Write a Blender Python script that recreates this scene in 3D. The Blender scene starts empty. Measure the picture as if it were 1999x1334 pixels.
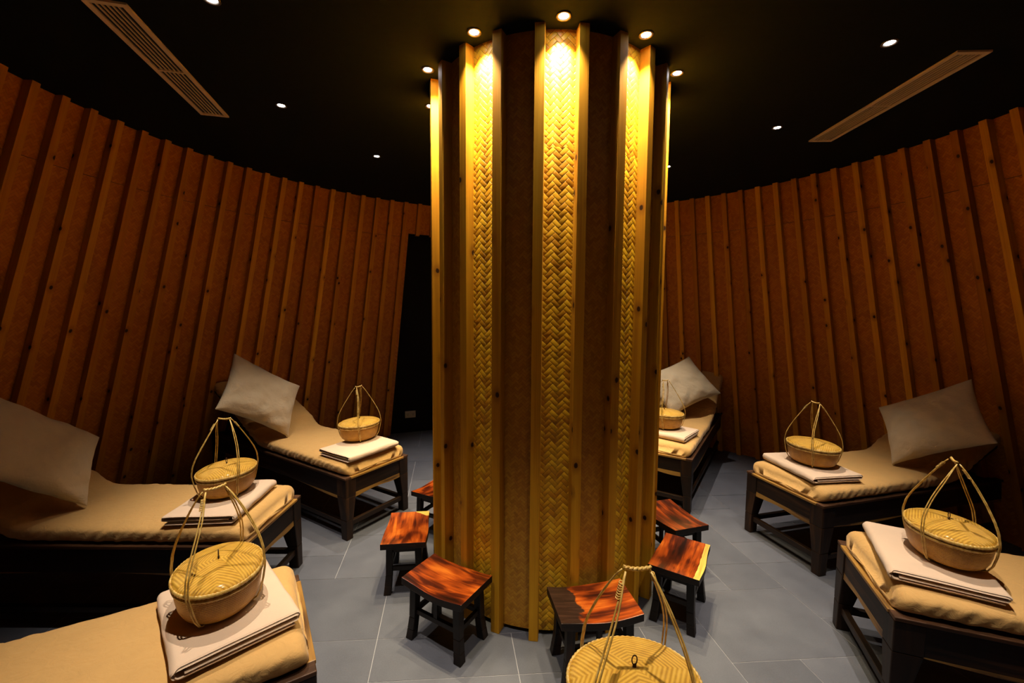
import bpy, bmesh, math, random
from mathutils import Vector, Matrix, noise
sc = bpy.context.scene
COL = sc.collection
PI = math.pi
rnd = random.Random(7)

# ------------------------------------------------------------------ camera, world, exposure
PITCH, ROLL, EYE = .0784, .0065, 1.6
cd = bpy.data.cameras.new('camera')
cd.sensor_width = 36; cd.lens = 825.3 / 1999 * 36; cd.clip_start = .02; cd.clip_end = 60
cam = bpy.data.objects.new('camera', cd); COL.objects.link(cam); sc.camera = cam
_c, _s = math.cos(PITCH), math.sin(PITCH)
_R, _U, _F = Vector((1, 0, 0)), Vector((0, _s, _c)), Vector((0, _c, -_s))
_r = _R * math.cos(ROLL) + _U * math.sin(ROLL); _u = _U * math.cos(ROLL) - _R * math.sin(ROLL)
cam.matrix_world = Matrix((( _r.x, _u.x, -_F.x, 0), (_r.y, _u.y, -_F.y, 0), (_r.z, _u.z, -_F.z, EYE), (0, 0, 0, 1)))
w = bpy.data.worlds.new('world'); sc.world = w; w.use_nodes = True
w.node_tree.nodes['Background'].inputs[0].default_value = (.004, .005, .006, 1)
w.node_tree.nodes['Background'].inputs[1].default_value = 1
sc.view_settings.view_transform = 'Standard'; sc.view_settings.look = 'None'
sc.view_settings.gamma = 1; sc.view_settings.use_curve_mapping = False
sc.view_settings.exposure = 0
sc.cycles.use_denoising = True
sc.cycles.max_bounces = 6; sc.cycles.diffuse_bounces = 2
INNER_W, OUTER_W = 160.0, 155.0           # watts of each downlight

# ------------------------------------------------------------------ room numbers (metres)
CX, CY, HC = .1995, 2.5936, 2.8294       # pillar axis, ceiling height
R_PAN, R_BAT = .632, .682                # pillar: woven sheet, batten face
WB = (.131, 2.22); RB_, RT_ = 3.33, 2.833  # wall batten faces at the floor / at the ceiling
A_IN, A_OUT, R_IN, R_OUT = .0132, .0837, .7128, 1.6228
def pp(r, a, z=0): return Vector((CX + r * math.sin(a), CY - r * math.cos(a), z))
def wall_pt(a, z, off=0):                 # point on the leaning wall (off > 0: behind the batten faces)
    k = z / HC; cx = WB[0] * (1 - k) + CX * k; cy = WB[1] * (1 - k) + CY * k
    r = RB_ * (1 - k) + RT_ * k + off
    return Vector((cx + r * math.sin(a), cy - r * math.cos(a), z))

# ------------------------------------------------------------------ node helpers
class V:
    """a socket with arithmetic"""
    def __init__(s, nt, sock): s.nt, s.k = nt, sock
    def _m(s, op, *a, clamp=False):
        n = s.nt.nodes.new('ShaderNodeMath'); n.operation = op; n.use_clamp = clamp
        for i, v in enumerate((s,) + a):
            if isinstance(v, V): s.nt.links.new(v.k, n.inputs[i])
            else: n.inputs[i].default_value = v
        return V(s.nt, n.outputs[0])
    def __add__(s, o): return s._m('ADD', o)
    def __sub__(s, o): return s._m('SUBTRACT', o)
    def __mul__(s, o): return s._m('MULTIPLY', o)
    def __truediv__(s, o): return s._m('DIVIDE', o)
    __radd__ = __add__; __rmul__ = __mul__
    def rsub(s, o): return (s * -1) + o
    def floor(s): return s._m('FLOOR')
    def frac(s): return s._m('FRACT')
    def mod(s, o): return s._m('FLOORED_MODULO', o)
    def abs(s): return s._m('ABSOLUTE')
    def sin(s): return s._m('SINE')
    def sqrt(s): return s._m('SQRT')
    def pow(s, o): return s._m('POWER', o)
    def lt(s, o): return s._m('LESS_THAN', o)
    def gt(s, o): return s._m('GREATER_THAN', o)
    def mn(s, o): return s._m('MINIMUM', o)
    def mx(s, o): return s._m('MAXIMUM', o)
    def ss(s, a, b):
        n = s.nt.nodes.new('ShaderNodeMapRange'); n.interpolation_type = 'SMOOTHSTEP'
        s.nt.links.new(s.k, n.inputs[0]); n.inputs[1].default_value = a; n.inputs[2].default_value = b
        return V(s.nt, n.outputs[0])
class Mat:
    def __init__(s, name, rough=.6, coat=0, spec=.5):
        s.m = bpy.data.materials.new(name); s.m.use_nodes = True; s.nt = s.m.node_tree
        s.b = s.nt.nodes['Principled BSDF']; s.b.inputs['Roughness'].default_value = rough
        s.b.inputs['Coat Weight'].default_value = coat; s.b.inputs['Coat Roughness'].default_value = .12
        s.b.inputs['Specular IOR Level'].default_value = spec
    def n(s, t): return s.nt.nodes.new('ShaderNode' + t)
    def uv(s):
        n = s.n('UVMap'); x = s.n('SeparateXYZ'); s.nt.links.new(n.outputs[0], x.inputs[0])
        return V(s.nt, x.outputs[0]), V(s.nt, x.outputs[1])
    def obj(s):
        n = s.n('TexCoord'); x = s.n('SeparateXYZ'); s.nt.links.new(n.outputs['Object'], x.inputs[0])
        return [V(s.nt, x.outputs[i]) for i in range(3)]
    def rand(s): return V(s.nt, s.n('ObjectInfo').outputs['Random'])
    def vec(s, x, y, z=0.):
        n = s.n('CombineXYZ')
        for i, v in enumerate((x, y, z)):
            if isinstance(v, V): s.nt.links.new(v.k, n.inputs[i])
            else: n.inputs[i].default_value = v
        return V(s.nt, n.outputs[0])
    def noise(s, vec, scale, detail=3, rough=.5, dist=0):
        n = s.n('TexNoise'); s.nt.links.new(vec.k, n.inputs['Vector']); n.inputs['Scale'].default_value = scale
        n.inputs['Detail'].default_value = detail; n.inputs['Roughness'].default_value = rough; n.inputs['Distortion'].default_value = dist
        return V(s.nt, n.outputs[0])
    def white(s, vec):
        n = s.n('TexWhiteNoise'); n.noise_dimensions = '3D'; s.nt.links.new(vec.k, n.inputs[0]); return V(s.nt, n.outputs[0])
    def ramp(s, f, stops):
        n = s.n('ValToRGB'); s.nt.links.new(f.k, n.inputs[0]); e = n.color_ramp.elements
        e[0].position, e[0].color = stops[0][0], (*stops[0][1], 1); e[1].position, e[1].color = stops[-1][0], (*stops[-1][1], 1)
        for p, c in stops[1:-1]:
            k = e.new(p); k.color = (*c, 1)
        return V(s.nt, n.outputs[0])
    def mix(s, f, a, b):
        n = s.n('Mix'); n.data_type = 'RGBA'
        for i, v in ((0, f), (6, a), (7, b)):
            if isinstance(v, V): s.nt.links.new(v.k, n.inputs[i])
            elif i == 0: n.inputs[0].default_value = v
            else: n.inputs[i].default_value = (*v, 1)
        return V(s.nt, n.outputs[2])
    def color(s, v):
        if isinstance(v, V): s.nt.links.new(v.k, s.b.inputs['Base Color'])
        else: s.b.inputs['Base Color'].default_value = (*v, 1)
    def rough(s, v): s.nt.links.new(v.k, s.b.inputs['Roughness'])
    def bump(s, h, dist=.001, strength=1):
        n = s.n('Bump'); n.inputs['Strength'].default_value = strength; n.inputs['Distance'].default_value = dist
        s.nt.links.new(h.k, n.inputs['Height']); s.nt.links.new(n.outputs[0], s.b.inputs['Normal'])

def m_pine(name, dark, mid, light, scale_rand=1.0):
    m = Mat(name, .65, 0, .2); u, v = m.uv(); r = m.rand(); z = r * 37.
    g = m.noise(m.vec(u * 26 + r * 90., v * .9 + r * 70., z), 1, 4, .55, .3)
    gl = m.noise(m.vec(u * 160 + r * 50., v * 2.2, z), 1, 2)
    # knots: one Voronoi seed per 0.09 x 0.55 m cell, measured in metres
    su, sv = .085, .42
    n = m.n('TexVoronoi'); n.voronoi_dimensions = '2D'
    uo, vo = u + r * 9., v + r * 23.
    cv = m.vec(uo / su, vo / sv); m.nt.links.new(cv.k, n.inputs['Vector']); n.inputs['Scale'].default_value = 1; n.inputs['Randomness'].default_value = .9
    x = m.n('SeparateXYZ'); m.nt.links.new(n.outputs['Position'], x.inputs[0])
    du = V(m.nt, x.outputs[0]) * su - uo; dv = (V(m.nt, x.outputs[1]) * sv - vo) * .75
    d = (du * du + dv * dv).sqrt() + (m.noise(m.vec(u, v), 90, 2) - .5) * .004
    pick = m.white(m.vec(V(m.nt, x.outputs[0]).floor(), V(m.nt, x.outputs[1]).floor(), 3.))
    kn = d.ss(.0125, .007) * pick.gt(.35)
    halo = d.ss(.04, .010) * pick.gt(.35)
    base = m.ramp((g * .75 + gl * .25), [(.28, dark), (.5, mid), (.72, light)])
    tone = m.ramp(m.white(m.vec(r, r * 3., 1.)), [(0., (.62, .52, .45)), (.5, (.9, .86, .8)), (1., (1.25, 1.35, 1.3))])
    n2 = m.n('Mix'); n2.data_type = 'RGBA'; n2.blend_type = 'MULTIPLY'; n2.inputs[0].default_value = scale_rand
    m.nt.links.new(base.k, n2.inputs[6]); m.nt.links.new(tone.k, n2.inputs[7]); base = V(m.nt, n2.outputs[2])
    c = m.mix(halo * .55, base, (dark[0] * .6, dark[1] * .45, dark[2] * .4))
    c = m.mix(kn, c, (.035, .012, .004)); m.color(c)
    m.bump(g * .5 + gl * .5, .0008, .5)
    return m.m

def m_weave(name, strip, c_dark, c_mid, c_light, h=.0022, gap=.12, rough=.45, warp=.0, strength=1.):
    m = Mat(name, rough, 0, .3); u, v = m.uv()
    if warp:
        wn = m.noise(m.vec(u, v), 7, 2); u = u + (wn - .5) * warp; v = v + (m.noise(m.vec(v, u, 4.), 6, 2) - .5) * warp
    k = 1 / (strip * math.sqrt(2))
    a = (u + v) * k; b = (u - v) * k
    ia, ib = a.floor(), b.floor()
    sel = (ia + ib).mod(4).lt(1.999)
    ta = (a + ib).mod(4) * .5; tb = ((b + ia).mod(4) - 2) * .5
    fa, fb = a.frac(), b.frac()
    t = sel * ta + sel.rsub(1) * tb                   # along the run 0..1
    f = sel * fb + sel.rsub(1) * fa                   # across the strip 0..1
    arch = (t * PI).sin().mx(0).pow(.3)
    ed = (f * PI).sin().mx(0)
    height = arch * .6 + ed.pow(.3) * .4
    ida = m.white(m.vec(ib, ((a + ib) * .25).floor(), 1.)); idb = m.white(m.vec(ia, ((b + ia) * .25).floor(), 5.))
    idv = sel * ida + sel.rsub(1) * idb
    fib = m.noise(m.vec(f * 6 + idv * 40., t * .8, idv * 20.), 1.6, 3)
    c = m.ramp(idv * .55 + fib * .5, [(.15, c_dark), (.5, c_mid), (.9, c_light)])
    gapm = ed.lt(gap).mx(arch.lt(gap * 2.2) * ed.lt(.9))
    c = m.mix(gapm * .8, c, (c_dark[0] * .25, c_dark[1] * .2, c_dark[2] * .2)); m.color(c)
    lump = m.noise(m.vec(u, v, 9.), 9, 2)
    m.bump(height + idv * .5 + (t - .5) * (idb - .5) * .8 + fib * .10 + lump * 1.2, h, strength)
    return m.m

def m_basket(name, lid):
    m = Mat(name, .38, .15); u, v = m.uv()
    if lid:    # ribs in nested chevrons
        au, av = u.abs(), v.abs()
        q = (u - v * .2).abs().gt((v + u * .2).abs())
        d = q * (u + (v * .55).abs()) + q.rsub(1) * (v + (u * .55).abs() * 1.)
        rib = (d * (2 * PI / .0125)).sin() * .36 + .5
        fine = ((u + v) * (2 * PI / .0035)).sin() * ((u - v) * (2 * PI / .0035)).sin()
    else:
        wv = v + (u * 22).sin() * .006
        rib = ((wv + (((u * (1 / .007)).frac() - .5).abs()) * .004) * (2 * PI / .0065)).sin() * .5 + .5
        fine = (u * (2 * PI / .0042)).sin()
    n = m.noise(m.vec(u, v), 28, 3)
    c = m.ramp(rib * .45 + fine * .12 + n * .5, [(.2, (.42, .19, .014)), (.5, (.74, .41, .04)), (.85, (.90, .58, .10))] if lid else [(.2, (.30, .12, .008)), (.5, (.60, .28, .025)), (.85, (.80, .44, .06))])
    m.color(c); m.bump(rib * .8 + fine * .3, .0016, .8)
    return m.m

def m_fabric(name, c, fine=900, fold=.3, rough=.95, folds=0.):
    m = Mat(name, rough, 0, .2); x, y, z = m.obj(); p = m.vec(x, y, z)
    n = m.noise(p, 14, 4); f = m.noise(p, fine, 2)
    m.color(m.mix(n * .5 + f * .35, tuple(q * .86 for q in c), tuple(min(1, q * 1.12) for q in c)))
    m.b.inputs['Sheen Weight'].default_value = .15
    m.bump(f * .12 + n * fold + m.noise(p, 22, 3, .55, 1.5) * folds, .006, .7)
    return m.m

def m_stool(name, variant):
    m = Mat(name, .28, .5); x, y, z = m.obj(); r = m.rand()
    p = m.vec(x * 1.6 + r * 20., y * 6.5, z * 3 + r * 5.)
    d = m.noise(p, 2.0, 3, .5, 1.4); g = m.noise(m.vec(x * 3 + r * 9., y * 60, z * 30), 1.2, 4, .6, .8)
    blot = m.noise(m.vec(x * 2.2 + r * 31., y * 3.4, 2.), 2.2, 2)
    t = d * .55 + g * .25 + blot * .45
    c = m.ramp(t, [(.46, (.010, .0018, .0006)), (.57, (.07, .009, .0015)), (.67, (.28, .045, .004)), (.84, (.62, .17, .018))])
    edge = y + (m.noise(m.vec(x, 0., 1.), 22, 3) - .5) * .012
    top = z.gt(.2)
    if variant == 'edge':
        c = m.mix(edge.gt(.095) * top, c, m.ramp(g, [(.3, (.45, .25, .04)), (.7, (.80, .55, .13))]))
    if variant == 'corner':
        q = (x * -1.) * 1. + y * .55 + (m.noise(m.vec(x, y, 1.), 18, 2) - .5) * .03
        c = m.mix(q.gt(.198) * top, c, (.72, .45, .09))
    if variant == 'blot':
        q = x * -1. + (m.noise(m.vec(x, y, 1.), 15, 3) - .5) * .12
        mk = q.ss(.065, .08)
        c = m.mix(mk, c, m.ramp(g, [(.3, (.008, .004, .003)), (.8, (.045, .02, .012))]))
    m.color(c); m.bump(g * .6 + m.noise(m.vec(x, y, z), 60, 2) * .5, .0008, .5)
    return m.m

def m_darkwood(name, base=((.004, .002, .001), (.020, .008, .003), (.085, .035, .010))):
    m = Mat(name, .5, 0, .3); u, v = m.uv(); r = m.rand()
    g = m.noise(m.vec(u * 30 + r * 50., v * 2.2 + r * 20., r * 9.), 1, 4, .6, .6)
    s = m.noise(m.vec(u * 7 + r * 30., v * 1.2 + r * 10., 4.), 1, 2, .5, .5)
    m.color(m.ramp(g * .6 + s * .4, [(.35, base[0]), (.55, base[1]), (.75, base[2])]))
    m.bump(g, .001, .5); return m.m
def m_sap(name):
    m = Mat(name, .45); u, v = m.uv(); r = m.rand()
    g = m.noise(m.vec(u * 40 + r * 50., v * 2.5 + r * 20., 1.), 1, 4, .6, .5)
    s = m.noise(m.vec(u * 4, v * 3 + r * 10., 4.), 1, 2)
    m.color(m.ramp(g * .5 + s * .5, [(.38, (.06, .025, .008)), (.5, (.30, .15, .028)), (.7, (.50, .28, .055))]))
    return m.m
def m_plain(name, c, rough=.6, emit=None, spec=.5, metal=0):
    m = Mat(name, rough, 0, spec); m.color(c); m.b.inputs['Metallic'].default_value = metal
    if emit: m.b.inputs['Emission Color'].default_value = (*emit[0], 1); m.b.inputs['Emission Strength'].default_value = emit[1]
    return m.m
def m_cane(name):
    m = Mat(name, .4); x, y, z = m.obj(); n = m.noise(m.vec(x, y, z * 1.), 45, 3)
    m.color(m.ramp(n, [(.3, (.36, .19, .035)), (.5, (.62, .39, .085)), (.7, (.80, .58, .20))])); return m.m
def m_floor():
    m = Mat('slate_tile', .55); x, y, z = m.obj(); p = m.vec(x, y)
    a = m.n('Attribute'); a.attribute_name = 'tile'; a.attribute_type = 'GEOMETRY'
    t = V(m.nt, a.outputs['Fac'])
    n = m.noise(p, 6, 4, .6) * .5 + m.noise(p, 160, 3, .7) * .5
    m.color(m.ramp(n * .6 + t * .14, [(.2, (.058, .063, .082)), (.4, (.088, .094, .119)), (.65, (.130, .137, .166))]))
    m.rough(n * .3 + .38)
    m.bump(m.noise(p, 220, 3, .7) * .6 + m.noise(p, 18, 3) * .4, .0012, .6); return m.m
def m_ceil():
    m = Mat('dark_ceiling_paint', .9, 0, .1); x, y, z = m.obj(); n = m.noise(m.vec(x, y), 30, 3)
    m.color(m.ramp(n, [(.3, (.0045, .0062, .006)), (.7, (.0062, .0085, .008))])); return m.m

M = dict(
    pine_col=m_pine('pillar_pine', (.40, .17, .008), (.60, .29, .012), (.72, .40, .022), .35),
    pine_wall=m_pine('wall_pine', (.44, .165, .008), (.62, .265, .013), (.72, .36, .022), 1.0),
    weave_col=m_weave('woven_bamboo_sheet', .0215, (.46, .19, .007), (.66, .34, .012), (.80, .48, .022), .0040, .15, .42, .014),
    weave_dim=m_weave('fine_bamboo_sheet_shaded', .0125, (.36, .15, .010), (.48, .22, .016), (.56, .29, .024), .0014, .08, .5, .004),  # finer weave; darker colour carries the shade of the unlit pillar bays
    weave_wall=m_weave('wall_woven_bamboo_sheet', .016, (.36, .100, .004), (.45, .142, .006), (.54, .19, .009), .0018, .10, .5, .006),
    lid=m_basket('woven_lid', True), body=m_basket('woven_body', False),
    rim=m_cane('rim_cane'), cane=m_cane('handle_cane'),
    mattress=m_fabric('tan_fleece_cover', (.63, .375, .13), 700, .45, .95, .9),
    blanket=m_fabric('cream_fleece', (.74, .55, .39), 800, .2, .95, .1),
    pillow=m_fabric('beige_cotton', (.60, .49, .33), 500, .9, .85, .9),
    bed=m_darkwood('dark_rosewood'), bed_rim=m_darkwood('brown_rosewood', ((.02, .009, .005), (.08, .034, .014), (.16, .07, .028))),
    sap=m_sap('golden_sapwood'),
    stool=m_stool('red_rosewood', ''), stool_edge=m_stool('red_rosewood_pale_edge', 'edge'),
    stool_corner=m_stool('red_rosewood_pale_corner', 'corner'), stool_blot=m_stool('red_rosewood_dark_end', 'blot'),
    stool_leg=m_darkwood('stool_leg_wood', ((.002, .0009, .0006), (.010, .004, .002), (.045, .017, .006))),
    floor=m_floor(), grout=m_plain('pale_grout', (.34, .34, .37), .8), ceil=m_ceil(),
    black=m_plain('black_paint', (.0035, .004, .0045), .8, None, .1), plinth=m_plain('black_plinth', (.006, .006, .007), .5),
    metal=m_plain('brass_trim', (.25, .20, .14), .4, None, .5, .6),
    lens=m_plain('lit_lens', (1, 1, 1), .5, ((.86, .88, 1.), 60)),
    vent=m_plain('beige_vent_metal', (.80, .58, .34), .5), ventdark=m_plain('vent_shadow', (.01, .01, .01), .8),
    socket=m_plain('ivory_plastic', (.34, .31, .23), .4), hole=m_plain('socket_holes', (.08, .08, .07), .6),
)

# ------------------------------------------------------------------ mesh builder
class MB:
    def __init__(s): s.v, s.f, s.uv, s.mi = [], [], [], []
    def quad(s, p, uv=None, mi=0):
        i = len(s.v); s.v += [tuple(q) for q in p]; s.f.append(tuple(range(i, i + len(p)))); s.uv.append(uv or [(0, 0)] * len(p)); s.mi.append(mi)
    def hexa(s, c, mi=0, uvoff=(0, 0)):
        """c: 8 corners, 0-3 bottom loop (ccw from above), 4-7 top loop; v runs bottom to top"""
        c = [Vector(q) for q in c]
        i = len(s.v); s.v += [tuple(q) for q in c]
        acc = 0
        for k in range(4):
            a, b = k, (k + 1) % 4; wd = (c[a] - c[b]).length; h = (c[a + 4] - c[a]).length
            s.f.append((i + a, i + b, i + b + 4, i + a + 4)); o = acc + uvoff[0]
            s.uv.append([(o, uvoff[1]), (o + wd, uvoff[1]), (o + wd, h + uvoff[1]), (o, h + uvoff[1])]); s.mi.append(mi); acc += wd
        w0, d0 = (c[0] - c[1]).length, (c[1] - c[2]).length
        for loop in ((3, 2, 1, 0), (4, 5, 6, 7)):
            s.f.append(tuple(i + q for q in loop)); s.uv.append([(0, 0), (w0, 0), (w0, d0), (0, d0)]); s.mi.append(mi)
    def box(s, x0, x1, y0, y1, z0, z1, axis='z', mi=0):
        P = lambda x, y, z: (x, y, z)
        if axis == 'z': c = [(x0, y0, z0), (x1, y0, z0), (x1, y1, z0), (x0, y1, z0), (x0, y0, z1), (x1, y0, z1), (x1, y1, z1), (x0, y1, z1)]
        elif axis == 'x': c = [(x0, y0, z0), (x0, y1, z0), (x0, y1, z1), (x0, y0, z1), (x1, y0, z0), (x1, y1, z0), (x1, y1, z1), (x1, y0, z1)]
        else: c = [(x0, y0, z1), (x1, y0, z1), (x1, y0, z0), (x0, y0, z0), (x0, y1, z1), (x1, y1, z1), (x1, y1, z0), (x0, y1, z0)]
        s.hexa(c, mi)
    def grid(s, fn, nu, nv, closed_u=False, uvf=None, mi=0):
        i = len(s.v)
        for b in range(nv + 1):
            for a in range(nu if closed_u else nu + 1):
                s.v.append(tuple(fn(a / nu, b / nv)))
        W = nu if closed_u else nu + 1
        for b in range(nv):
            for a in range(nu):
                q = (i + b * W + a, i + b * W + (a + 1) % W, i + (b + 1) * W + (a + 1) % W, i + (b + 1) * W + a)
                s.f.append(q); s.mi.append(mi)
                g = uvf or (lambda x, y: (x, y))
                s.uv.append([g(a / nu, b / nv), g((a + 1) / nu, b / nv), g((a + 1) / nu, (b + 1) / nv), g(a / nu, (b + 1) / nv)])
    def tube(s, pts, r, n=6, closed=False, mi=0):
        pts = [Vector(p) for p in pts]; m = len(pts); i0 = len(s.v); prev = None
        rr = r if callable(r) else (lambda t: r)
        for k, p in enumerate(pts):
            if closed: t = pts[(k + 1) % m] - pts[k - 1]
            else: t = pts[min(k + 1, m - 1)] - pts[max(k - 1, 0)]
            t.normalize()
            if prev is None: a = t.orthogonal().normalized()
            else: a = (prev - t * prev.dot(t)).normalized()
            prev = a; b = t.cross(a)
            for q in range(n):
                an = 2 * PI * q / n; s.v.append(tuple(p + (a * math.cos(an) + b * math.sin(an)) * rr(k / (m - 1))))
        L = 0
        for k in range(m if closed else m - 1):
            k2 = (k + 1) % m; d = (pts[k2] - pts[k]).length
            for q in range(n):
                q2 = (q + 1) % n
                s.f.append((i0 + k * n + q, i0 + k * n + q2, i0 + k2 * n + q2, i0 + k2 * n + q)); s.mi.append(mi)
                s.uv.append([(q * .002, L), (q * .002 + .002, L), (q * .002 + .002, L + d), (q * .002, L + d)])
            L += d
        if not closed:
            for k, rev in ((0, True), (m - 1, False)):
                l = [i0 + k * n + q for q in range(n)]; s.f.append(tuple(reversed(l)) if rev else tuple(l)); s.uv.append([(0, 0)] * n); s.mi.append(mi)
    def build(s, name, mats, parent=None, smooth=False, bevel=0, subsurf=0, merge=False, kind=None, attr=None):
        me = bpy.data.meshes.new(name); me.from_pydata(s.v, [], s.f)
        ul = me.uv_layers.new(name='UVMap'); k = 0; flat = []
        for f in s.uv:
            for q in f: flat += [q[0], q[1]]
        ul.data.foreach_set('uv', flat)
        mats = mats if isinstance(mats, (list, tuple)) else [mats]
        for m_ in mats: me.materials.append(m_)
        me.polygons.foreach_set('material_index', s.mi)
        if attr:
            at = me.attributes.new('tile', 'FLOAT', 'FACE'); at.data.foreach_set('value', attr)
        if merge:
            b = bmesh.new(); b.from_mesh(me); bmesh.ops.remove_doubles(b, verts=b.verts, dist=1e-5)
            bmesh.ops.recalc_face_normals(b, faces=b.faces); b.to_mesh(me); b.free()
        if smooth: me.polygons.foreach_set('use_smooth', [True] * len(me.polygons))
        me.update()
        o = bpy.data.objects.new(name, me); COL.objects.link(o)
        if parent: o.parent = parent
        if bevel:
            md = o.modifiers.new('bevel', 'BEVEL'); md.width = bevel; md.segments = 2; md.limit_method = 'ANGLE'; md.angle_limit = .6
        if subsurf:
            md = o.modifiers.new('subsurf', 'SUBSURF'); md.levels = md.render_levels = subsurf
        if kind: o['kind'] = kind
        return o
def thing(name, loc=(0, 0, 0), rz=0, label=None, cat=None, group=None):
    o = bpy.data.objects.new(name, None); o.empty_display_size = .1; COL.objects.link(o)
    o.location = loc; o.rotation_euler = (0, 0, rz)
    if label: o['label'] = label
    if cat: o['category'] = cat
    if group: o['group'] = group
    return o
def kids(o): return [c for c in bpy.data.objects if c.parent == o]
def copy_tree(o, parent=None):
    c = o.copy(); COL.objects.link(c); c.parent = parent
    for ch in kids(o): copy_tree(ch, c)
    return c
def place(o, loc, rz, label): o.location = loc; o.rotation_euler = (0, 0, rz); o['label'] = label; return o

# ------------------------------------------------------------------ floor: stone tiles with pale joints
fb = MB(); fb.quad([(-3.9, -1.7, -.0015), (4.3, -1.7, -.0015), (4.3, 6.6, -.0015), (-3.9, 6.6, -.0015)], None, 1)
attr = [0.]
DX, DY = .3265, .24
def tile(i, j, ni, nj):
    g = .0014
    x0, x1, y0, y1 = -.68 + i * DX + g, -.68 + (i + ni) * DX - g, 1.73 + j * DY + g, 1.73 + (j + nj) * DY - g
    def w2(xp, yp):                       # row frame -> world; rows tilt 3.5 degrees, cross joints lean the other way
        y = (yp + .07 * xp) / (1 + .07 * .15); x = xp - .15 * y; return (x, y, 0)
    fb.quad([w2(x0, y0), w2(x1, y0), w2(x1, y1), w2(x0, y1)], None, 0); attr.append(rnd.random())
occ = set(); fixed = [(6, 0, 2, 2), (7, 2, 1, 1), (5, 2, 2, 1), (6, 3, 2, 2), (8, 1, 2, 2), (1, 0, 2, 1), (8, 0, 2, 1), (1, 1, 3, 2), (-1, 1, 2, 2), (0, -1, 1, 2)]
fixed = [q for q in fixed]
for q in fixed:
    cells = {(q[0] + a, q[1] + b) for a in range(q[2]) for b in range(q[3])}
    if not cells & occ: occ |= cells; tile(*q)
for j in range(-15, 22):
    for i in range(-11, 17):
        if (i, j) in occ: continue
        opts = [(2, 2), (2, 1), (1, 2), (2, 2), (3, 2), (1, 1)]; rnd.shuffle(opts); opts.append((1, 1))
        for ni, nj in opts:
            cells = {(i + a, j + b) for a in range(ni) for b in range(nj)}
            if not cells & occ: occ |= cells; tile(i, j, ni, nj); break
fb.build('floor', [M['floor'], M['grout']], None, kind='structure', attr=attr)

# ------------------------------------------------------------------ ceiling
cb = MB(); n = 96; rc = 3.1
ring0 = [(CX + rc * math.cos(2 * PI * k / n), CY + rc * math.sin(2 * PI * k / n), HC) for k in range(n)]
cb.quad(list(reversed(ring0))); cb.quad([(x, y, z + .1) for x, y, z in ring0])
for k in range(n):
    a, b = ring0[k], ring0[(k + 1) % n]; cb.quad([a, b, (b[0], b[1], HC + .1), (a[0], a[1], HC + .1)])
cb.build('ceiling', M['ceil'], None, kind='structure')

# ------------------------------------------------------------------ leaning round wall: woven sheets behind vertical pine battens
STEP = math.radians(3.303); A0 = math.radians(-83.5); D0, D1 = math.radians(193.3), math.radians(209.1)   # doorway
LINTEL = 2.48; SEAM = 2.44
def norm(a):
    d = math.degrees(a) % 360; return math.radians(d)
def wall_sheet(mb, a0, a1, z0, z1):
    nu = max(1, int(abs(a1 - a0) / math.radians(1.6)))
    off = .05
    def fn(u, v): return wall_pt(a0 + (a1 - a0) * u, z0 + (z1 - z0) * v, off)
    def uvf(u, v): return ((a0 + (a1 - a0) * u) * 3.1, z0 + (z1 - z0) * v + (0 if z0 < 2 else .03))
    mb.grid(fn, nu, 4, False, uvf)
    # thickness behind
    def fn2(u, v): return wall_pt(a0 + (a1 - a0) * (1 - u), z0 + (z1 - z0) * v, off + .03)
    mb.grid(fn2, nu, 4, False, uvf)
    for zz in (z0, z1):
        for k in range(nu):
            b0, b1 = a0 + (a1 - a0) * k / nu, a0 + (a1 - a0) * (k + 1) / nu
            mb.quad([wall_pt(b0, zz, off), wall_pt(b1, zz, off), wall_pt(b1, zz, off + .03), wall_pt(b0, zz, off + .03)])
    for aa in (a0, a1):
        mb.quad([wall_pt(aa, z0, off), wall_pt(aa, z1, off), wall_pt(aa, z1, off + .03), wall_pt(aa, z0, off + .03)])
def make_wall(name, a0, a1, extra=None):
    mb = MB()
    for s0, s1 in ([(a0, a1)] if extra is None else extra):
        wall_sheet(mb, s0, s1, 0, SEAM - .0015); wall_sheet(mb, s0, s1, SEAM + .0015, HC)
    if extra:
        wall_sheet(mb, D0, D1, LINTEL, HC)
    return mb.build(name, M['weave_wall'], None, smooth=False, kind='structure')
DEG = math.radians
walls = [(make_wall('wall_left', DEG(225), DEG(325)), 225, 325),
         (make_wall('wall_right', DEG(40), DEG(145)), 40, 145),
         (make_wall('wall_front', DEG(-35), DEG(40)), -35, 40),
         (make_wall('wall_back', DEG(145), DEG(225), [(DEG(145), D0), (D1, DEG(225))]), 145, 225)]
def wall_batten(a, parent, z0=0):
    mb = MB(); hw = .0225
    c = []
    for z in (z0, HC - .001):
        f = wall_pt(a, z, 0); b = wall_pt(a, z, .0495)
        t = Vector((math.cos(a), math.sin(a), 0)) * hw
        c += [b - t, b + t, f + t, f - t]
    mb.hexa(c); return mb.build('batten', M['pine_wall'], parent, bevel=.0015)
for k in range(109):
    a = A0 - k * STEP; d = math.degrees(a) % 360
    for w_, lo, hi in walls:
        dd = d if d <= hi and d >= lo else d - 360
        if lo <= dd < hi:
            inside = math.degrees(D0) + .4 < d < math.degrees(D1) - 1.2
            wall_batten(a, w_, LINTEL - .025 if inside else 0); break
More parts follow.
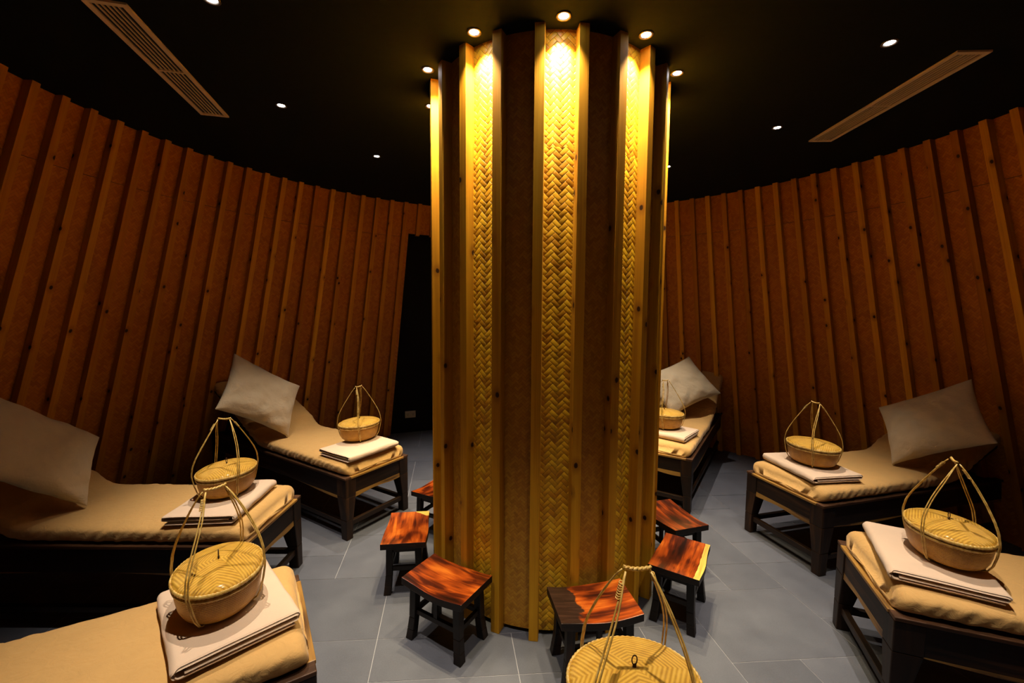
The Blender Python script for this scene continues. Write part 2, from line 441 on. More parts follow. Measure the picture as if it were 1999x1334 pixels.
# dark recess beyond the doorway
da = (D0 + D1) / 2; dirv = Vector((math.sin(da), -math.cos(da), 0)); tv = Vector((math.cos(da), math.sin(da), 0))
pc = wall_pt(da, 0, 0)
def slab(name, p0, p1, th, z0, z1, mat):      # vertical slab from p0 to p1
    mb = MB(); p0, p1 = Vector(p0), Vector(p1); nrm = Vector((-(p1 - p0).y, (p1 - p0).x, 0)).normalized() * th
    mb.hexa([(*(q.xy), z0) for q in (p0, p1, p1 + nrm, p0 + nrm)] + [(*(q.xy), z1) for q in (p0, p1, p1 + nrm, p0 + nrm)])
    return mb.build(name, mat, None, kind='structure')
bc = pc + dirv * .10
slab('wall_recess', bc + tv * .68, bc - tv * .68, .05, 0, 2.75, M['black'])

# socket on the recess wall
ax = math.atan2(tv.y, tv.x)
so = thing('power_socket', (0, 0, 0), 0, 'ivory double power socket low on the black wall of the doorway', 'socket')
SOCK = True

# ------------------------------------------------------------------ pillar
pil = thing('pillar', (CX, CY, 0), 0, 'round pillar clad in pine battens and woven bamboo in the middle of the room', 'pillar')
mb = MB(); mb.grid(lambda u, v: (.605 * math.cos(2 * PI * u), .605 * math.sin(2 * PI * u), HC * v), 66, 1, True, lambda u, v: (u * 3.8, v))
mb.build('core', M['plinth'], pil, smooth=True)
PS = 2 * PI / 22; SE = 2.325
for k in range(22):
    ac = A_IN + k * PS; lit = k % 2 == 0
    mb = MB(); half = PS / 2 - .030
    for z0, z1 in ((.022, SE), (SE, HC - .001)):
        sh = rnd.random()
        def fn(u, v, r=R_PAN):
            a = ac - half + 2 * half * u; rr = r - (.0035 if z0 > 2 else 0)
            return (rr * math.sin(a), -rr * math.cos(a), z0 + (z1 - z0) * v)
        mb.grid(fn, 10, 1, False, lambda u, v: ((u - .5) * 2 * half * R_PAN + .0008, z0 + (z1 - z0) * v + sh))
        mb.grid(lambda u, v: fn(1 - u, v, R_PAN - .012), 10, 1, False)
        for zz in (0, 1):
            for q in range(10): mb.quad([fn(q / 10, zz), fn((q + 1) / 10, zz), fn((q + 1) / 10, zz, R_PAN - .012), fn(q / 10, zz, R_PAN - .012)])
        for uu in (0, 1): mb.quad([fn(uu, 0), fn(uu, 1), fn(uu, 1, R_PAN - .012), fn(uu, 0, R_PAN - .012)])
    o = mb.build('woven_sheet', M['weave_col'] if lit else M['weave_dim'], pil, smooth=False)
for k in range(22):
    a = A_IN + (k + .5) * PS; hw = .0225
    mb = MB(); c = []
    rd = Vector((math.sin(a), -math.cos(a), 0)); t = Vector((math.cos(a), math.sin(a), 0)) * hw
    for z in (0, HC - .001):
        Z = Vector((0, 0, z)); c += [rd * R_BAT - t + Z, rd * R_BAT + t + Z, rd * (R_PAN - .02) + t + Z, rd * (R_PAN - .02) - t + Z]
    mb.hexa(c); mb.build('batten', M['pine_col'], pil, bevel=.0015)

# ------------------------------------------------------------------ downlights
def downlight(p, watts, ang, label, group, blend=.5, col=(1, .80, .48), rad=.014, tilt=(0, 0)):
    t = thing('downlight', p, 0, label, 'ceiling light', group)
    mb = MB(); n = 28
    prof = [(.031, 0), (.033, -.004), (.026, -.005), (.021, -.002), (.020, .02)]
    mb.grid(lambda u, v: (prof[round(v * 4)][0] * math.cos(2 * PI * u), prof[round(v * 4)][0] * math.sin(2 * PI * u), prof[round(v * 4)][1]), n, 4, True)
    mb.build('trim_ring', M['metal'], t, smooth=True)
    mb = MB(); mb.quad([(.0195 * math.cos(-2 * PI * k / n), .0195 * math.sin(-2 * PI * k / n), -.0015) for k in range(n)]); mb.build('lens', M['lens'], t)
    ld = bpy.data.lights.new('downlight_beam', 'SPOT'); ld.energy = watts; ld.color = col; ld.spot_size = math.radians(ang); ld.spot_blend = blend; ld.shadow_soft_size = rad
    lo = bpy.data.objects.new('downlight_beam', ld); COL.objects.link(lo); lo.parent = t; lo.location = (*tilt, -.008)
    if tilt != (0, 0): lo.rotation_euler = Vector((0, 0, -1)).rotation_difference(Vector((tilt[0] * 19, tilt[1] * 19, -1))).to_euler()
    return t
HID1 = {k: 'lit downlight of the inner ring hidden behind the pillar, ' + w_ for k, w_ in ((-5, 'left of its rear middle'), (5, 'right of its rear middle'), (-4, 'towards the doorway'), (4, 'towards the pillar-hidden daybed'), (-3, 'just behind its left edge'), (3, 'just behind its right edge'))}
LB1 = {0: 'lit downlight above the pillar sheet that faces the camera, nearest of the inner ring',
       -1: 'lit downlight first to the left of the nearest one around the pillar', -2: 'lit downlight at the left edge of the pillar, beside its outermost batten',
       1: 'lit downlight first to the right of the nearest one around the pillar', 2: 'lit downlight at the right edge of the pillar, beside its outermost batten'}
for k in range(-5, 6):
    a = A_IN + k * 2 * PI / 11
    downlight(pp(R_IN, a, HC), INNER_W, 78, LB1.get(k) or HID1[k], 'downlights close around the pillar', 1, tilt=(-.013 * math.sin(a), .013 * math.cos(a)))
HID2 = {k: 'lit downlight of the outer ring, ' + w_ for k, w_ in ((-5, 'over the floor inside the doorway'), (5, 'over the floor behind the pillar'), (-1, 'above the lower left daybed, out of view'), (0, 'above the frontmost basket, out of view'), (1, 'between frontmost basket and lower right daybed, out of view'))}
LB2 = {-2: 'lit downlight cut by the top edge, just right of the left ceiling vent', -3: 'lit downlight in the dark ceiling right of the end of the left vent',
       -4: 'lit downlight far back on the left, the one closest to the pillar there', 3: 'lit downlight near the lower end of the right ceiling vent',
       2: 'lit downlight above and left of the upper end of the right ceiling vent', 4: 'lit downlight at the back right, hidden behind the pillar'}
for k in range(-5, 6):
    a = A_OUT + k * 2 * PI / 11
    downlight(pp(R_OUT, a, HC), OUTER_W, 58, LB2.get(k) or HID2[k], 'downlights in the outer ring over the daybeds', 1, (1, .86, .70))

# ------------------------------------------------------------------ ceiling vents
def vent(pts, label):
    A, B, C_, D_ = [Vector((*p, 0)) for p in pts]      # A,B one end; C,D the other (B-C and A-D are the long sides)
    cen = (A + B + C_ + D_) / 4; ln = ((C_ - B) + (D_ - A)) / 2; L = ln.length; W = .16
    t = thing('air_vent', (cen.x, cen.y, HC), math.atan2(ln.y, ln.x), label, 'vent', 'long slot vents in the ceiling')
    f = MB(); b = .022; z0, z1 = -.010, 0
    for x0, x1, y0, y1 in ((-L / 2, L / 2, -W / 2, -W / 2 + b), (-L / 2, L / 2, W / 2 - b, W / 2), (-L / 2, -L / 2 + b, -W / 2 + b, W / 2 - b), (L / 2 - b, L / 2, -W / 2 + b, W / 2 - b), (-.006, .006, -W / 2 + b, W / 2 - b)):
        f.box(x0, x1, y0, y1, z0, z1)
    f.build('frame', M['vent'], t, bevel=.001)
    f = MB()
    for k in range(5):
        y = -W / 2 + b + (W - 2 * b) * (k + 1) / 6
        for x0, x1 in ((-L / 2 + b, -.006), (.006, L / 2 - b)): f.box(x0, x1, y - .0022, y + .0022, -.008, -.001, 'x')
    f.build('slats', M['vent'], t)
    f = MB(); f.box(-L / 2 + b, L / 2 - b, -W / 2 + b, W / 2 - b, -.0012, -.0002); f.build('backing', M['ventdark'], t)
vent([(-1.73, 1.80), (-1.58, 1.80), (-1.84, 2.83), (-2.0, 2.82)], 'long beige slotted ceiling vent at the left, cut by the top of the photo')
vent([(2.13, 3.16), (2.32, 3.19), (2.25, 2.1), (2.1, 2.09)], 'long beige slotted ceiling vent at the right')

# socket geometry
mb = MB(); mb.box(-.066, .066, -.008, 0, -.044, .044); mb.build('plate', M['socket'], so, bevel=.003)
for sx in (-.033, .033):
    mb = MB(); mb.box(sx - .022, sx + .022, -.0105, -.008, -.026, .026)
    for dx, dz in ((-.009, .006), (.009, .006), (0, -.011)): mb.box(sx + dx - .003, sx + dx + .003, -.0112, -.0104, dz - .006, dz + .006, 'z', 1)
    mb.build('outlet', [M['socket'], M['hole']], so)
# the spot of the recess wall seen through the gap left of the pillar
_d = (_F + _r * ((801 - 999.5) / 825.3) - _u * ((809 - 667) / 825.3))
_t = (bc - Vector((0, 0, EYE))).dot(dirv) / _d.dot(dirv)
_p = Vector((0, 0, EYE)) + _d * _t
so.location = (_p.x, _p.y, _p.z); so.rotation_euler = (0, 0, math.atan2(dirv.y, dirv.x) - PI / 2)

# ------------------------------------------------------------------ stools
SL, SW, SH = .365, .246, .308
def make_stool(mat):
    t = thing('stool', group='low rosewood stools around the pillar', cat='stool')
    mb = MB(); th = .034
    def top(u, v, dz=0):
        x, y = (u - .5) * SL, (v - .5) * SW
        ex = (abs(x) / (SL / 2)) ** 2
        wob = .003 * math.sin(x * 21 + 1) * (1 if v > .5 else -1)
        return (x, y * (1 + .02 * math.sin(x * 9)) + wob * abs(v - .5) * 2, SH - .016 + .016 * ex + dz)
    uvf = lambda u, v: (v * SW, u * SL)
    mb.grid(lambda u, v: top(u, v), 20, 8, False, uvf)
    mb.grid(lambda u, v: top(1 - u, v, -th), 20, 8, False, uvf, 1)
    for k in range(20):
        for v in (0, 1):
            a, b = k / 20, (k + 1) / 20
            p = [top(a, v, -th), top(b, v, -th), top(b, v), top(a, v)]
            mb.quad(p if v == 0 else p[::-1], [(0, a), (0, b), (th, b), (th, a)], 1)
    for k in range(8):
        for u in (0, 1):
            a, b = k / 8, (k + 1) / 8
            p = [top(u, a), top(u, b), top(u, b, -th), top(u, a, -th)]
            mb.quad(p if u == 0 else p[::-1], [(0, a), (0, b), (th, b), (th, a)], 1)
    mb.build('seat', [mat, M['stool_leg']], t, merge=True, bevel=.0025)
    LX, LY = SL / 2 - .052, SW / 2 - .045
    for sx in (-1, 1):
        for sy in (-1, 1):
            mb = MB(); lv = []
            for z, e, h in ((0, .017, .020), (.05, .011, .019), (.11, .005, .018), (SH - th - .012, 0, .019)):
                cx_, cy_ = sx * (LX + e), sy * (LY + e * .8)
                lv.append([(cx_ - h, cy_ - h, z), (cx_ + h, cy_ - h, z), (cx_ + h, cy_ + h, z), (cx_ - h, cy_ + h, z)])
            for q in range(3): mb.hexa(lv[q] + lv[q + 1], 0, (0, lv[q][0][2]))
            mb.build('leg', M['stool_leg'], t, bevel=.003)
    mb = MB(); zt = SH - th - .012
    for sy in (-1, 1): mb.box(-LX, LX, sy * LY - .009, sy * LY + .009, zt - .028, zt + .002, 'x')
    for sx in (-1, 1): mb.box(sx * LX - .009, sx * LX + .009, -LY, LY, zt - .028, zt + .002, 'y')
    mb.build('apron', M['stool_leg'], t)
    for sy in (-1, 1):
        mb = MB(); mb.box(-LX, LX, sy * LY - .009, sy * LY + .009, .125, .150, 'x'); mb.build('stretcher', M['stool_leg'], t, bevel=.002)
    for sx in (-1, 1):
        mb = MB(); mb.box(sx * LX - .009, sx * LX + .009, -LY, LY, .125, .150, 'y'); mb.build('stretcher', M['stool_leg'], t, bevel=.002)
    for sy in (-1, 1):
        mb = MB(); mb.box(-.011, .011, sy * LY - .008, sy * LY + .008, .150, zt - .028); mb.build('spindle', M['stool_leg'], t)
    return t
STOOLS = [((-.307, 1.944), -31, 'stool', 'low stool with reddish striped seat left of centre, nearest the pillar front left'),
          ((.37, 1.79), 10, 'stool_blot', 'low stool with a blackened left seat end, behind the frontmost basket handle'),
          ((.90, 2.145), 57, 'stool_edge', 'low stool with a pale yellow strip along the right edge of its seat'),
          ((1.025, 2.59), 107, 'stool', 'low stool half hidden behind the right side of the pillar, at the back right'),
          ((-.615, 2.41), 97, 'stool_corner', 'low stool with a pale yellow seat corner, at the left edge of the pillar'),
          ((-.516, 3.0), 62, 'stool', 'low stool of which only a seat corner shows behind the left side of the pillar')]
protos = {}
for (x, y), h, mk, lab in STOOLS:
    if mk in protos: s_ = copy_tree(protos[mk])
    else: s_ = make_stool(M[mk]); protos[mk] = s_
    rz = DEG(h)
    if mk in ('stool_edge', 'stool_corner'): rz += PI       # pale edge outwards
    place(s_, (x, y, 0), rz, lab)

# ------------------------------------------------------------------ daybeds
BW, BL, BH = .57, 1.92, .44
JS = 1.15; TILT = DEG(27)
def make_bed():
    """local frame: x from the foot towards the head, y across"""
    t = thing('daybed', group='wooden daybeds around the room', cat='daybed'); hw = BW / 2
    for x, sx in ((0, 1), (BL, -1)):
        for sy in (-1, 1):
            mb = MB()
            def loop(z, wx, wy):
                x0, x1 = sorted((x, x + sx * wx)); y0, y1 = sorted((sy * hw, sy * (hw - wy)))
                return [(x0, y0, z), (x1, y0, z), (x1, y1, z), (x0, y1, z)]
            L = [loop(0, .058, .052), loop(.14, .064, .058), loop(.30, .098, .082), loop(BH - .016, .10, .085)]
            for q in range(3): mb.hexa(L[q] + L[q + 1], 0, (0, L[q][0][2]))
            mb.build('leg', M['bed'], t, bevel=.004)
    e = .006
    for sy in (-1, 1):        # side aprons with a wavy golden lower edge
        y0, y1 = sorted((sy * (hw - e), sy * (hw - .032)))
        mb = MB(); mb.box(.09, BL - .09, y0, y1, .30, BH - .016, 'x'); mb.build('side_apron', M['bed'], t)
        mb = MB(); N = 24
        def low(xx): return .300 - .020 * (.5 + .5 * math.sin(xx * 5.3 + sy)) * min(1, 3 * abs(xx - BL / 2) / BL)
        for q in range(N):
            a, b = .09 + (BL - .18) * q / N, .09 + (BL - .18) * (q + 1) / N
            mb.hexa([(a, y0, low(a)), (a, y1, low(a)), (a, y1, .3), (a, y0, .3), (b, y0, low(b)), (b, y1, low(b)), (b, y1, .3), (b, y0, .3)], 0, (0, a))
        mb.build('live_edge', M['sap'], t)
        mb = MB(); mb.box(.05, BL - .05, *sorted((sy * (hw - .018), sy * (hw - .046))), .085, .115, 'x'); mb.build('stretcher', M['bed'], t, bevel=.003)
        mb = MB(); mb.box(0, BL, *sorted((sy * (hw + .004), sy * (hw - .045))), BH - .016, BH, 'x'); mb.build('top_rail', M['bed_rim'], t, bevel=.003)
    for x, sx in ((0, 1), (BL, -1)):
        x0, x1 = sorted((x + sx * e, x + sx * .030))
        mb = MB(); mb.box(x0, x1, -hw + .08, hw - .08, .318, BH - .016, 'y'); mb.build('end_apron', M['bed'], t)
        mb = MB(); N = 12
        for q in range(N):
            a, b = -hw + .078 + (BW - .156) * q / N, -hw + .078 + (BW - .156) * (q + 1) / N
            la, lb = [.290 + .006 * math.sin(k * 17 + 1) for k in (a, b)]
            mb.hexa([(x1, a, la), (x0, a, la), (x0, a, .318), (x1, a, .318), (x1, b, lb), (x0, b, lb), (x0, b, .318), (x1, b, .318)], 0, (0, a))
        mb.build('live_edge', M['sap'], t)
        mb = MB(); x0, x1 = sorted((x + sx * .016, x + sx * .044)); mb.box(x0, x1, -hw + .05, hw - .05, .085, .118, 'y'); mb.build('stretcher', M['bed'], t, bevel=.003)
        mb = MB(); x0, x1 = sorted((x - sx * .004, x + sx * .042)); mb.box(x0, x1, -hw + .045, hw - .045, BH - .016, BH - .001, 'y'); mb.build('top_rail', M['bed_rim'] if x else M['sap'], t, bevel=.003)
    mb = MB(); mb.box(.04, BL - .04, -hw + .044, hw - .044, BH - .03, BH - .012, 'x'); mb.build('platform', M['bed'], t)
    # tilted back board
    ct, st = math.cos(TILT), math.sin(TILT); LB = .84
    mb = MB(); P = lambda s, y, h: (JS + s * ct - h * st, y, BH + .002 + s * st + h * ct)
    mb.hexa([P(0, -hw + .03, 0), P(0, hw - .03, 0), P(0, hw - .03, .022), P(0, -hw + .03, .022), P(LB, -hw + .03, 0), P(LB, hw - .03, 0), P(LB, hw - .03, .022), P(LB, -hw + .03, .022)])
    mb.build('back_board', M['bed'], t, bevel=.003)
    for sy in (-1, 1):
        mb = MB(); mb.tube([(JS + .55 * ct, sy * (hw - .06), BH + .55 * st), (BL - .12, sy * (hw - .06), BH - .012)], .011, 8)
        mb.build('back_prop', M['bed'], t)
    # mattress with a loose fleece cover: a cross-section swept along the bent bed
    mb = MB(); NU, NV = 72, 230; TH = .088; LEN = JS - .016 + LB + .02
    def path(s):
        s0 = .016 + s
        r = .10   # soft bend
        if s0 < JS - r: return s0, BH - .002, 0.
        if s0 < JS + r:
            q = (s0 - (JS - r)) / (2 * r); an = TILT * q
            return JS - r + 2 * r * q * math.cos(an * .5), BH - .002 + .022 * q * q * q + 2 * r * q * math.sin(an * .5), an
        return JS + r * 1.0 * math.cos(TILT * .5) + (s0 - JS - r) * ct - .006, BH - .002 + .022 + 2 * r * math.sin(TILT * .5) + (s0 - JS - r) * st, TILT
    def fn(u, v):
        s = v * LEN; de = min(s, LEN - s); rcn = .045
        shrink = 0 if de > rcn else rcn - math.sqrt(max(0, rcn ** 2 - (rcn - de) ** 2))
        W = BW / 2 - .014 - shrink * .8; an = 2 * PI * u
        T = TH * (1 if de > .05 else .35 + .65 * math.sqrt(max(0, 1 - (1 - de / .05) ** 2)))
        if de < 1e-6: W *= .97; T *= .6
        c_, s_ = math.cos(an), math.sin(an)
        pw = .30
        y = W * math.copysign(abs(c_) ** pw, c_); zz = T * .5 + T * .5 * math.copysign(abs(s_) ** .55, s_)
        # wrinkles pulled towards the tucked lower edge
        side = max(0, (abs(y) / W) ** 6) * (1 - .45 * zz / T)
        wr = math.sin(s * 58 + 3.5 * noise.noise(Vector((s * 5, y * 2, 1))) + zz * 55 * (1 if y > 0 else -1))
        amp = .012 * min(1, de / .09) * max(0., .55 + noise.noise(Vector((s * 4.2, 3 * (1 if y > 0 else -1), 7))))
        y += math.copysign(side * (wr * amp + .004 * noise.noise(Vector((s * 11, zz * 10, 2)))), y)
        ef = max(0, 1 - de / .06) * (1 - zz / T * .5)
        ds = ef * max(0, 1 - (abs(y) / W) ** 4) * (.008 * math.sin(y * 70 + zz * 40 + 2 * noise.noise(Vector((y * 9, 0, s))))) * (1 if s < LEN / 2 else -1)
        zz += .004 * noise.noise(Vector((s * 3.2, y * 3.5, 5))) + .0022 * noise.noise(Vector((s * 9 + y * 5, y * 9, 1)))
        zz += side * wr * amp * .35
        px, pz, a2 = path(s + ds)
        return (px - zz * math.sin(a2), y, pz + zz * math.cos(a2))
    mb.grid(fn, NU, NV, True, lambda u, v: (u * 1.3, v * LEN))
    nv = NU; last = NV * NU
    c0 = len(mb.v); px, pz, a2 = path(0); mb.v.append((px - .004, 0, pz + TH * .3)); px, pz, a2 = path(LEN); mb.v.append((px - TH * .4 * math.sin(a2), 0, pz + TH * .4 * math.cos(a2)))
    for q in range(NU):
        q2 = (q + 1) % NU
        mb.f.append((q2, q, c0)); mb.uv.append([(0, 0)] * 3); mb.mi.append(0)
        mb.f.append((last + q, last + q2, c0 + 1)); mb.uv.append([(0, 0)] * 3); mb.mi.append(0)
    mb.build('mattress', M['mattress'], t, smooth=True, merge=True)
    return t
BEDS = {'LF': ((-.77, 1.51), 212, 'dark wooden daybed with tan mattress at the lower left, cut by the photo edge'),
        'L': ((-1.30, 2.245), 180, 'dark wooden daybed at the left, its big pillow cut by the photo edge'),
        'LB': ((-.97, 3.02), 148, 'dark wooden daybed with tan mattress at the back left, beside the black doorway'),
        'RB': ((1.16, 3.345), 57, 'dark wooden daybed partly hidden behind the right side of the pillar'),
        'R': ((1.78, 2.70), 15, 'dark wooden daybed at the right with its whole foot end and pillow in view'),
        'RF': ((1.56, 1.79), -20, 'dark wooden daybed at the lower right, cut by the right edge of the photo'),
        'C': ((.31, 1.16), -85, 'dark wooden daybed just below the bottom edge, under the frontmost basket')}
bed0 = make_bed(); first = True; BED = {}
for k, (F, h, lab) in BEDS.items():
    b_ = bed0 if first else copy_tree(bed0); first = False
    place(b_, (F[0], F[1], 0), DEG(h), lab); BED[k] = b_

# ------------------------------------------------------------------ folded blankets
ZM = BH - .002 + .088      # mattress top
def make_blanket(seed):
    """folded fleece: a sheet folded over itself, seen open on one long side; x = short, y = long"""
    t = None; mb = MB(); A = .166; L = .222; th = .0145
    # profile centre line (x, z): bottom layer, round the left fold, top layer, tuck, middle layers
    z0, z1, z2 = .0085, .0235, .0400
    prof = []
    def seg(x0, za, x1, zb, n=10):
        for k in range(n + 1): prof.append((x0 + (x1 - x0) * k / n, za + (zb - za) * k / n))
    def arc(cx_, cz, r, a0, a1, n=8):
        for k in range(1, n): a = a0 + (a1 - a0) * k / n; prof.append((cx_ + r * math.cos(a), cz + r * math.sin(a)))
    rr = (z2 - z0) / 2; r2 = (z2 - z1) / 2
    seg(A - .010, z0, -A + rr, z0); arc(-A + rr, (z0 + z2) / 2, rr, -PI / 2, -3 * PI / 2, 10); seg(-A + rr, z2, A - r2, z2)
    arc(A - r2, (z1 + z2) / 2, r2, PI / 2, -PI / 2, 7); seg(A - r2, z1, -A + rr + .010, z1)
    N = len(prof) - 1; NY = 26
    # offset both sides
    P = [Vector((x, 0, z)) for x, z in prof]; nr = []
    for k in range(N + 1):
        d = (P[min(k + 1, N)] - P[max(k - 1, 0)]).normalized(); nr.append(Vector((-d.z, 0, d.x)))
    ring = [P[k] + nr[k] * th / 2 for k in range(N + 1)] + [P[N - k] - nr[N - k] * th / 2 for k in range(N + 1)]
    NR = len(ring)
    def fn(u, v):
        k = int(round(u * NR)) % NR; p = ring[k]; y = (v - .5) * 2 * L
        e = max(0, abs(y) - (L - .006)) / .006
        mid = P[k] if k <= N else P[NR - 1 - k]
        q = p.lerp(mid, .55 * e * e)
        sx = 1 + .012 * noise.noise(Vector((y * 4, seed, p.z * 30)))
        yy = y * (1 + .010 * noise.noise(Vector((p.x * 6, seed * 2.3, p.z * 60)))) + .003 * math.sin(p.z * 300)
        zz = q.z * (1 + .10 * noise.noise(Vector((p.x * 5, y * 5, seed)))) if q.z > .012 else q.z
        return (q.x * sx + .0035 * noise.noise(Vector((y * 14, p.z * 60, seed))), yy, zz)
    vs = [0, .012, .026] + [.05 + .9 * k / (NY - 6) for k in range(NY - 5)] + [.974, .988, 1]
    i = 0
    for b, v in enumerate(vs):
        for a in range(NR): mb.v.append(fn(a / NR, v))
    for b in range(len(vs) - 1):
        for a in range(NR):
            a2 = (a + 1) % NR
            mb.f.append((b * NR + a, b * NR + a2, (b + 1) * NR + a2, (b + 1) * NR + a)); mb.uv.append([(0, 0)] * 4); mb.mi.append(0)
    for b, rev in ((0, 1), (len(vs) - 1, 0)):      # close the cut ends strip by strip
        for k in range(N):
            q = [b * NR + k, b * NR + k + 1, b * NR + NR - 2 - k, b * NR + NR - 1 - k]
            mb.f.append(tuple(q if rev else q[::-1])); mb.uv.append([(0, 0)] * 4); mb.mi.append(0)
    o = mb.build('folded_blanket', M['blanket'], None, smooth=True, subsurf=1)
    o['category'] = 'blanket'; o['group'] = 'folded cream blankets on the daybeds'
    return o
def _blk(o, x, y, rz, lab): o.location = (x, y, ZM + .004); o.rotation_euler = (0, 0, DEG(rz)); o['label'] = lab
# rz: direction of local y (long side) minus 90
BLK = [((-.985, 1.392), 134 - 90 + 0, 'folded cream blanket on the lower left daybed, under the basket'),
       ((-1.55, 2.215), 95 - 90 + 180, 'folded cream blanket on the left daybed, behind the lower left basket handle'),
       ((-1.135, 3.10), 58 - 90 + 180, 'folded cream blanket on the back left daybed beside the doorway'),
       ((1.33, 3.58), 138 - 90, 'folded cream blanket cut off by the right side of the pillar'),
       ((2.00, 2.765), 97 - 90, 'folded cream blanket on the right daybed under the pale basket'),
       ((1.765, 1.72), 61 - 90, 'folded cream blanket on the lower right daybed with a thick rolled fold'),
       ((.315, .90), 5 - 90, 'folded cream blanket under the frontmost basket, below the bottom edge')]
bk0 = make_blanket(1.3); bk1 = make_blanket(4.1)
for n_, ((x, y), rz, lab) in enumerate(BLK):
    o = (bk0, bk1)[n_ % 2]
    if n_ > 1: o = o.copy(); COL.objects.link(o)
    _blk(o, x, y, rz, lab)
ZB = ZM + .004 + .0500     # blanket top

# ------------------------------------------------------------------ lidded baskets with cane handles
OVAL = .82
BCACHE = {}
def make_basket(hang, top_dx=.026):
    t = thing('lidded_basket', group='round lidded bamboo baskets on the blankets', cat='basket')
    R = .158; NS = 96
    def lathe(name, prof, mat, uvm, ribs=0):
        mb = MB(); n = len(prof) - 1; L = [0]
        for k in range(n): L.append(L[-1] + math.dist(prof[k], prof[k + 1]))
        def fn(u, v):
            k = round(v * n); a = 2 * PI * u; r = prof[k][0]
            return (r * math.cos(a), r * math.sin(a) * OVAL, prof[k][1])
        if uvm == 'planar':
            mb.grid(fn, NS, n, True, lambda u, v: (prof[round(v * n)][0] * math.cos(2 * PI * u) + 1e-4, prof[round(v * n)][0] * math.sin(2 * PI * u)))
        else: mb.grid(fn, NS, n, True, lambda u, v: (u * 2 * PI * R, L[round(v * n)]))
        return mb.build(name, mat, t, smooth=True)
    bp = [(.001, .006), (.06, .005), (.105, .005), (.120, .010), (.133, .020), (.144, .040), (.150, .064), (.1535, .088), (.1545, .102), (.153, .114)]
    body = lathe('body', bp + [(.147, .114), (.145, .100)], M['body'], 'cyl')
    lp = [(.146, .119), (.156, .120), (.158, .127), (.154, .134), (.146, .1395)]
    lp += [(.146 * (1 - k / 12), .1395 + .020 * (1 - (1 - k / 12) ** 2)) for k in range(1, 12)] + [(.002, .1595)]
    lid = lathe('lid', lp, M['lid'], 'planar')
    for z, rr, par, r0 in ((.109, .1565, body, .0060), (.125, .1595, lid, .0060)):
        mb = MB()
        def rim(u, v):
            a = 2 * PI * u; b = 2 * PI * v; q = r0 * (1 + .13 * math.sin(a * 70))
            r = rr + q * .75 * math.cos(b); return (r * math.cos(a), r * math.sin(a) * OVAL, z + q * 1.15 * math.sin(b))
        mb.grid(rim, 420, 8, True); mb.build('rim', M['rim'], par, smooth=True)
    mb = MB()
    mb.tube([(.0065 * math.cos(2 * PI * k / 14), 0, .1775 + .012 * math.sin(2 * PI * k / 14)) for k in range(14)], .0016, 6, True)
    mb.tube([(.002, 0, .158), (.002, 0, .167)], .003, 6); mb.tube([(-.003, 0, .158), (-.002, 0, .167)], .002, 6)
    mb.build('lid_loop', M['plinth'] if False else M['bed_rim'], lid, smooth=True)
    # handles: two bundles from each end of a short braided bar
    TOP = .405
    def rad(h):
        pts = [(0., .118), (.014, .136), (.04, .151), (.08, .162), (.12, .1685), (.14, .1690), (.18, .160), (.22, .140), (.27, .108), (.33, .066), (.385, .026), (.405, .008)]
        for (h0, r0), (h1, r1) in zip(pts, pts[1:]):
            if h0 <= h <= h1:
                q = (h - h0) / (h1 - h0); return r0 + (r1 - r0) * q
        return 0.008
    def el(r, h, az):      # follow the oval rim low down, a plain circle at the top
        e = 1 / math.sqrt(math.cos(az) ** 2 + (math.sin(az) / (OVAL + .03)) ** 2); k = max(0, min(1, (.36 - h) / .2)); return r * (1 + (e - 1) * k)
    for q in range(4):
        az = hang + PI / 4 + q * PI / 2
        endx = top_dx * (1 if math.cos(az - hang) > 0 else -1)
        ex_, ey_ = endx * math.cos(hang), endx * math.sin(hang)
        mb = MB()
        for sgn in (-1, 1):
            P = []
            for k in range(31):
                h = TOP * (1 - k / 30); r = rad(h); f = max(0, min(1, h / TOP)) ** 2.2
                spread = sgn * .0042 * (1 if h < .33 else (TOP - h) / .075) * min(1, .25 + h / .05)
                bow = .006 * math.sin(h * 17 + q)
                c_, s_ = math.cos(az), math.sin(az)
                P.append((ex_ * f + el(r, h, az) * c_ - (spread + bow) * s_, ey_ * f + el(r, h, az) * s_ + (spread + bow) * c_, max(h, .0035)))
            P += [(.08 * math.cos(az), .08 * math.sin(az), .0022), (.02 * math.cos(az), .02 * math.sin(az), .0022)]
            mb.tube(P, .0023, 6)
        # binding below the bar
        for k in range(7):
            h = .385 - k * .0045; r = rad(h); f = (h / TOP) ** 2.2; cx_, cy_ = ex_ * f + r * math.cos(az), ey_ * f + r * math.sin(az)
            if q % 2 == 0: mb.tube([(cx_ + .0052 * math.cos(2 * PI * j / 8), cy_ + .0052 * math.sin(2 * PI * j / 8), h + .0012 * math.sin(2 * PI * j / 8)) for j in range(8)], .0014, 5, True)
        mb.build('handle_strand', M['cane'], t, smooth=True)
    mb = MB()
    for ph in (0, PI):
        mb.tube([((top_dx + .006) * (k / 12 * 2 - 1) * math.cos(hang) + .0022 * math.sin(k * 1.6 + ph) * -math.sin(hang),
                  (top_dx + .006) * (k / 12 * 2 - 1) * math.sin(hang) + .0022 * math.sin(k * 1.6 + ph) * math.cos(hang),
                  TOP + .002 + .005 * (k / 6 - 1) ** 2 + .002 * math.cos(k * 1.6 + ph)) for k in range(13)], .0036, 7)
    mb.build('grip', M['rim'], t, smooth=True)
    return t
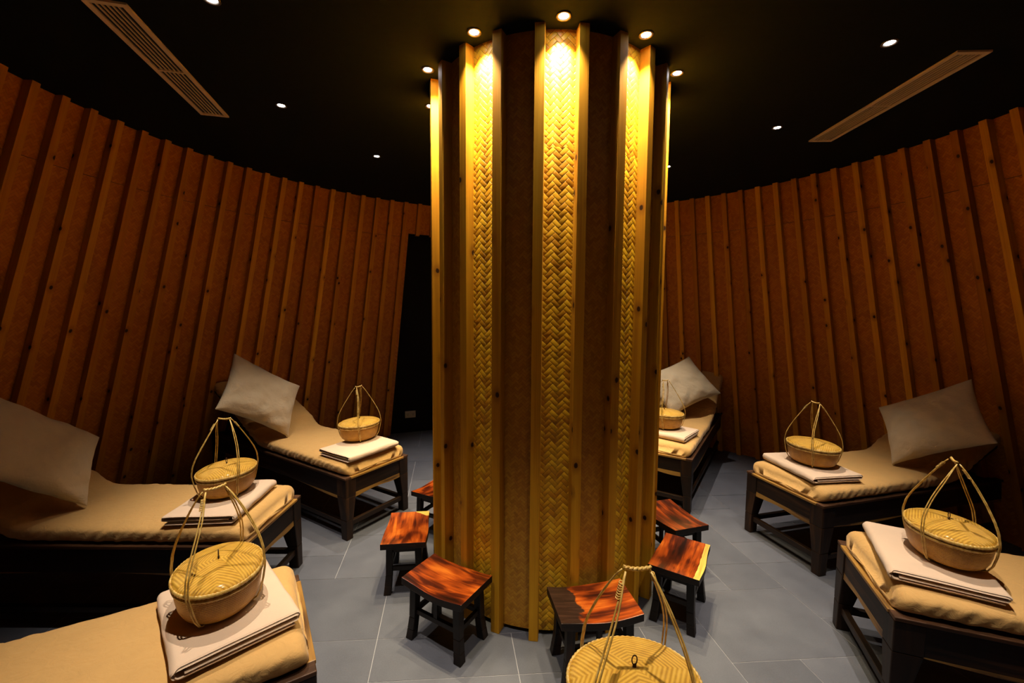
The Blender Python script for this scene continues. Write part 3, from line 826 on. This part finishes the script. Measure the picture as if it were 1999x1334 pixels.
# position, world angle of the grip, world angle of the long axis, label
BSK = [((-1.00, 1.385), 53, 122, 'lidded bamboo basket on the lower left daybed, its handle crossing the basket behind'),
       ((-1.565, 2.265), 9, 90, 'lidded bamboo basket on the left daybed, nearest the pillow cut by the left edge'),
       ((-1.185, 3.235), 65, 58, 'lidded bamboo basket on the back left daybed beside the black doorway'),
       ((1.325, 3.61), 20, 147, 'lidded bamboo basket mostly hidden by the right side of the pillar'),
       ((2.015, 2.765), 99, 105, 'lidded bamboo basket on the right daybed, in line with its pillow'),
       ((1.815, 1.69), 60, 70, 'lidded bamboo basket on the lower right daybed, its side in shadow'),
       ((.30, .955), -1, 5, 'lidded bamboo basket at the bottom edge in front of the pillar, frontmost of all')]
for (x, y), hang, axis, lab in BSK:
    o = make_basket(DEG(hang - axis)); o.name = 'lidded_basket'
    place(o, (x, y, ZB), DEG(axis), lab)

# ------------------------------------------------------------------ pillows
def make_pillow(W, H, T, seed):
    mb = MB(); N, Q = 44, 34
    def pt(u, v, side):
        a, b = u * 2 - 1, v * 2 - 1
        f = max(0., (1 - abs(a) ** 2.6)) ** .55 * max(0., (1 - abs(b) ** 2.6)) ** .55
        x = a * W / 2 * (1 - .085 * (1 - b * b)) ; y = b * H / 2 * (1 - .105 * (1 - a * a))
        z = side * T / 2 * f
        rr = max(abs(a), abs(b)); 
        cr = abs(a * b) ** 1.5
        wr = noise.noise(Vector((a * 2.2 + seed, b * 2.4, side * 3))) * .010 + noise.noise(Vector((a * 6 + b * 4, b * 3 - a * 2 + seed, side))) * .005
        wr += .0045 * math.sin((a - b) * 9 + seed + 3 * noise.noise(Vector((a * 2, b * 2, seed)))) * rr ** 2
        z += side * wr * min(1, f * 2.0)
        return (x, y, z)
    mb.grid(lambda u, v: pt(u, v, 1), N, Q); mb.grid(lambda u, v: pt(1 - u, v, -1), N, Q)
    return mb.build('pillow', M['pillow'], None, smooth=True, merge=True, subsurf=1)
PIL = [((-1.992, 3.329, .887), [[.434, .721, -.54], [-.096, .633, .768], [.896, -.282, .344]], .625, .48, 'beige pillow standing on its corner on the back left daybed'),
       ((-2.426, 2.077, .882), [[.235, .739, -.631], [-.454, .658, .601], [.859, .145, .49]], .645, .465, 'large beige pillow cut by the left edge of the photo'),
       ((2.832, 2.805, .845), [[.403, -.753, .52], [.31, .647, .696], [-.861, -.119, .495]], .56, .48, 'beige pillow leaning on the back of the right daybed'),
       ((1.718, 4.245, .835), [[.896, .331, .296], [-.44, .572, .692], [.059, -.75, .659]], .631, .498, 'beige pillow partly hidden by the right side of the pillar')]
for n_, (c, ax_, W, H, lab) in enumerate(PIL):
    o = make_pillow(W * 1.02, H * 1.02, .17, n_ * 3.7 + 1)
    X, Y, Z = [Vector(q).normalized() for q in ax_]
    o.matrix_world = Matrix(((X.x, Y.x, Z.x, c[0]), (X.y, Y.y, Z.y, c[1]), (X.z, Y.z, Z.z, c[2]), (0, 0, 0, 1)))
    o['label'] = lab; o['category'] = 'pillow'; o['group'] = 'beige pillows on the daybeds'
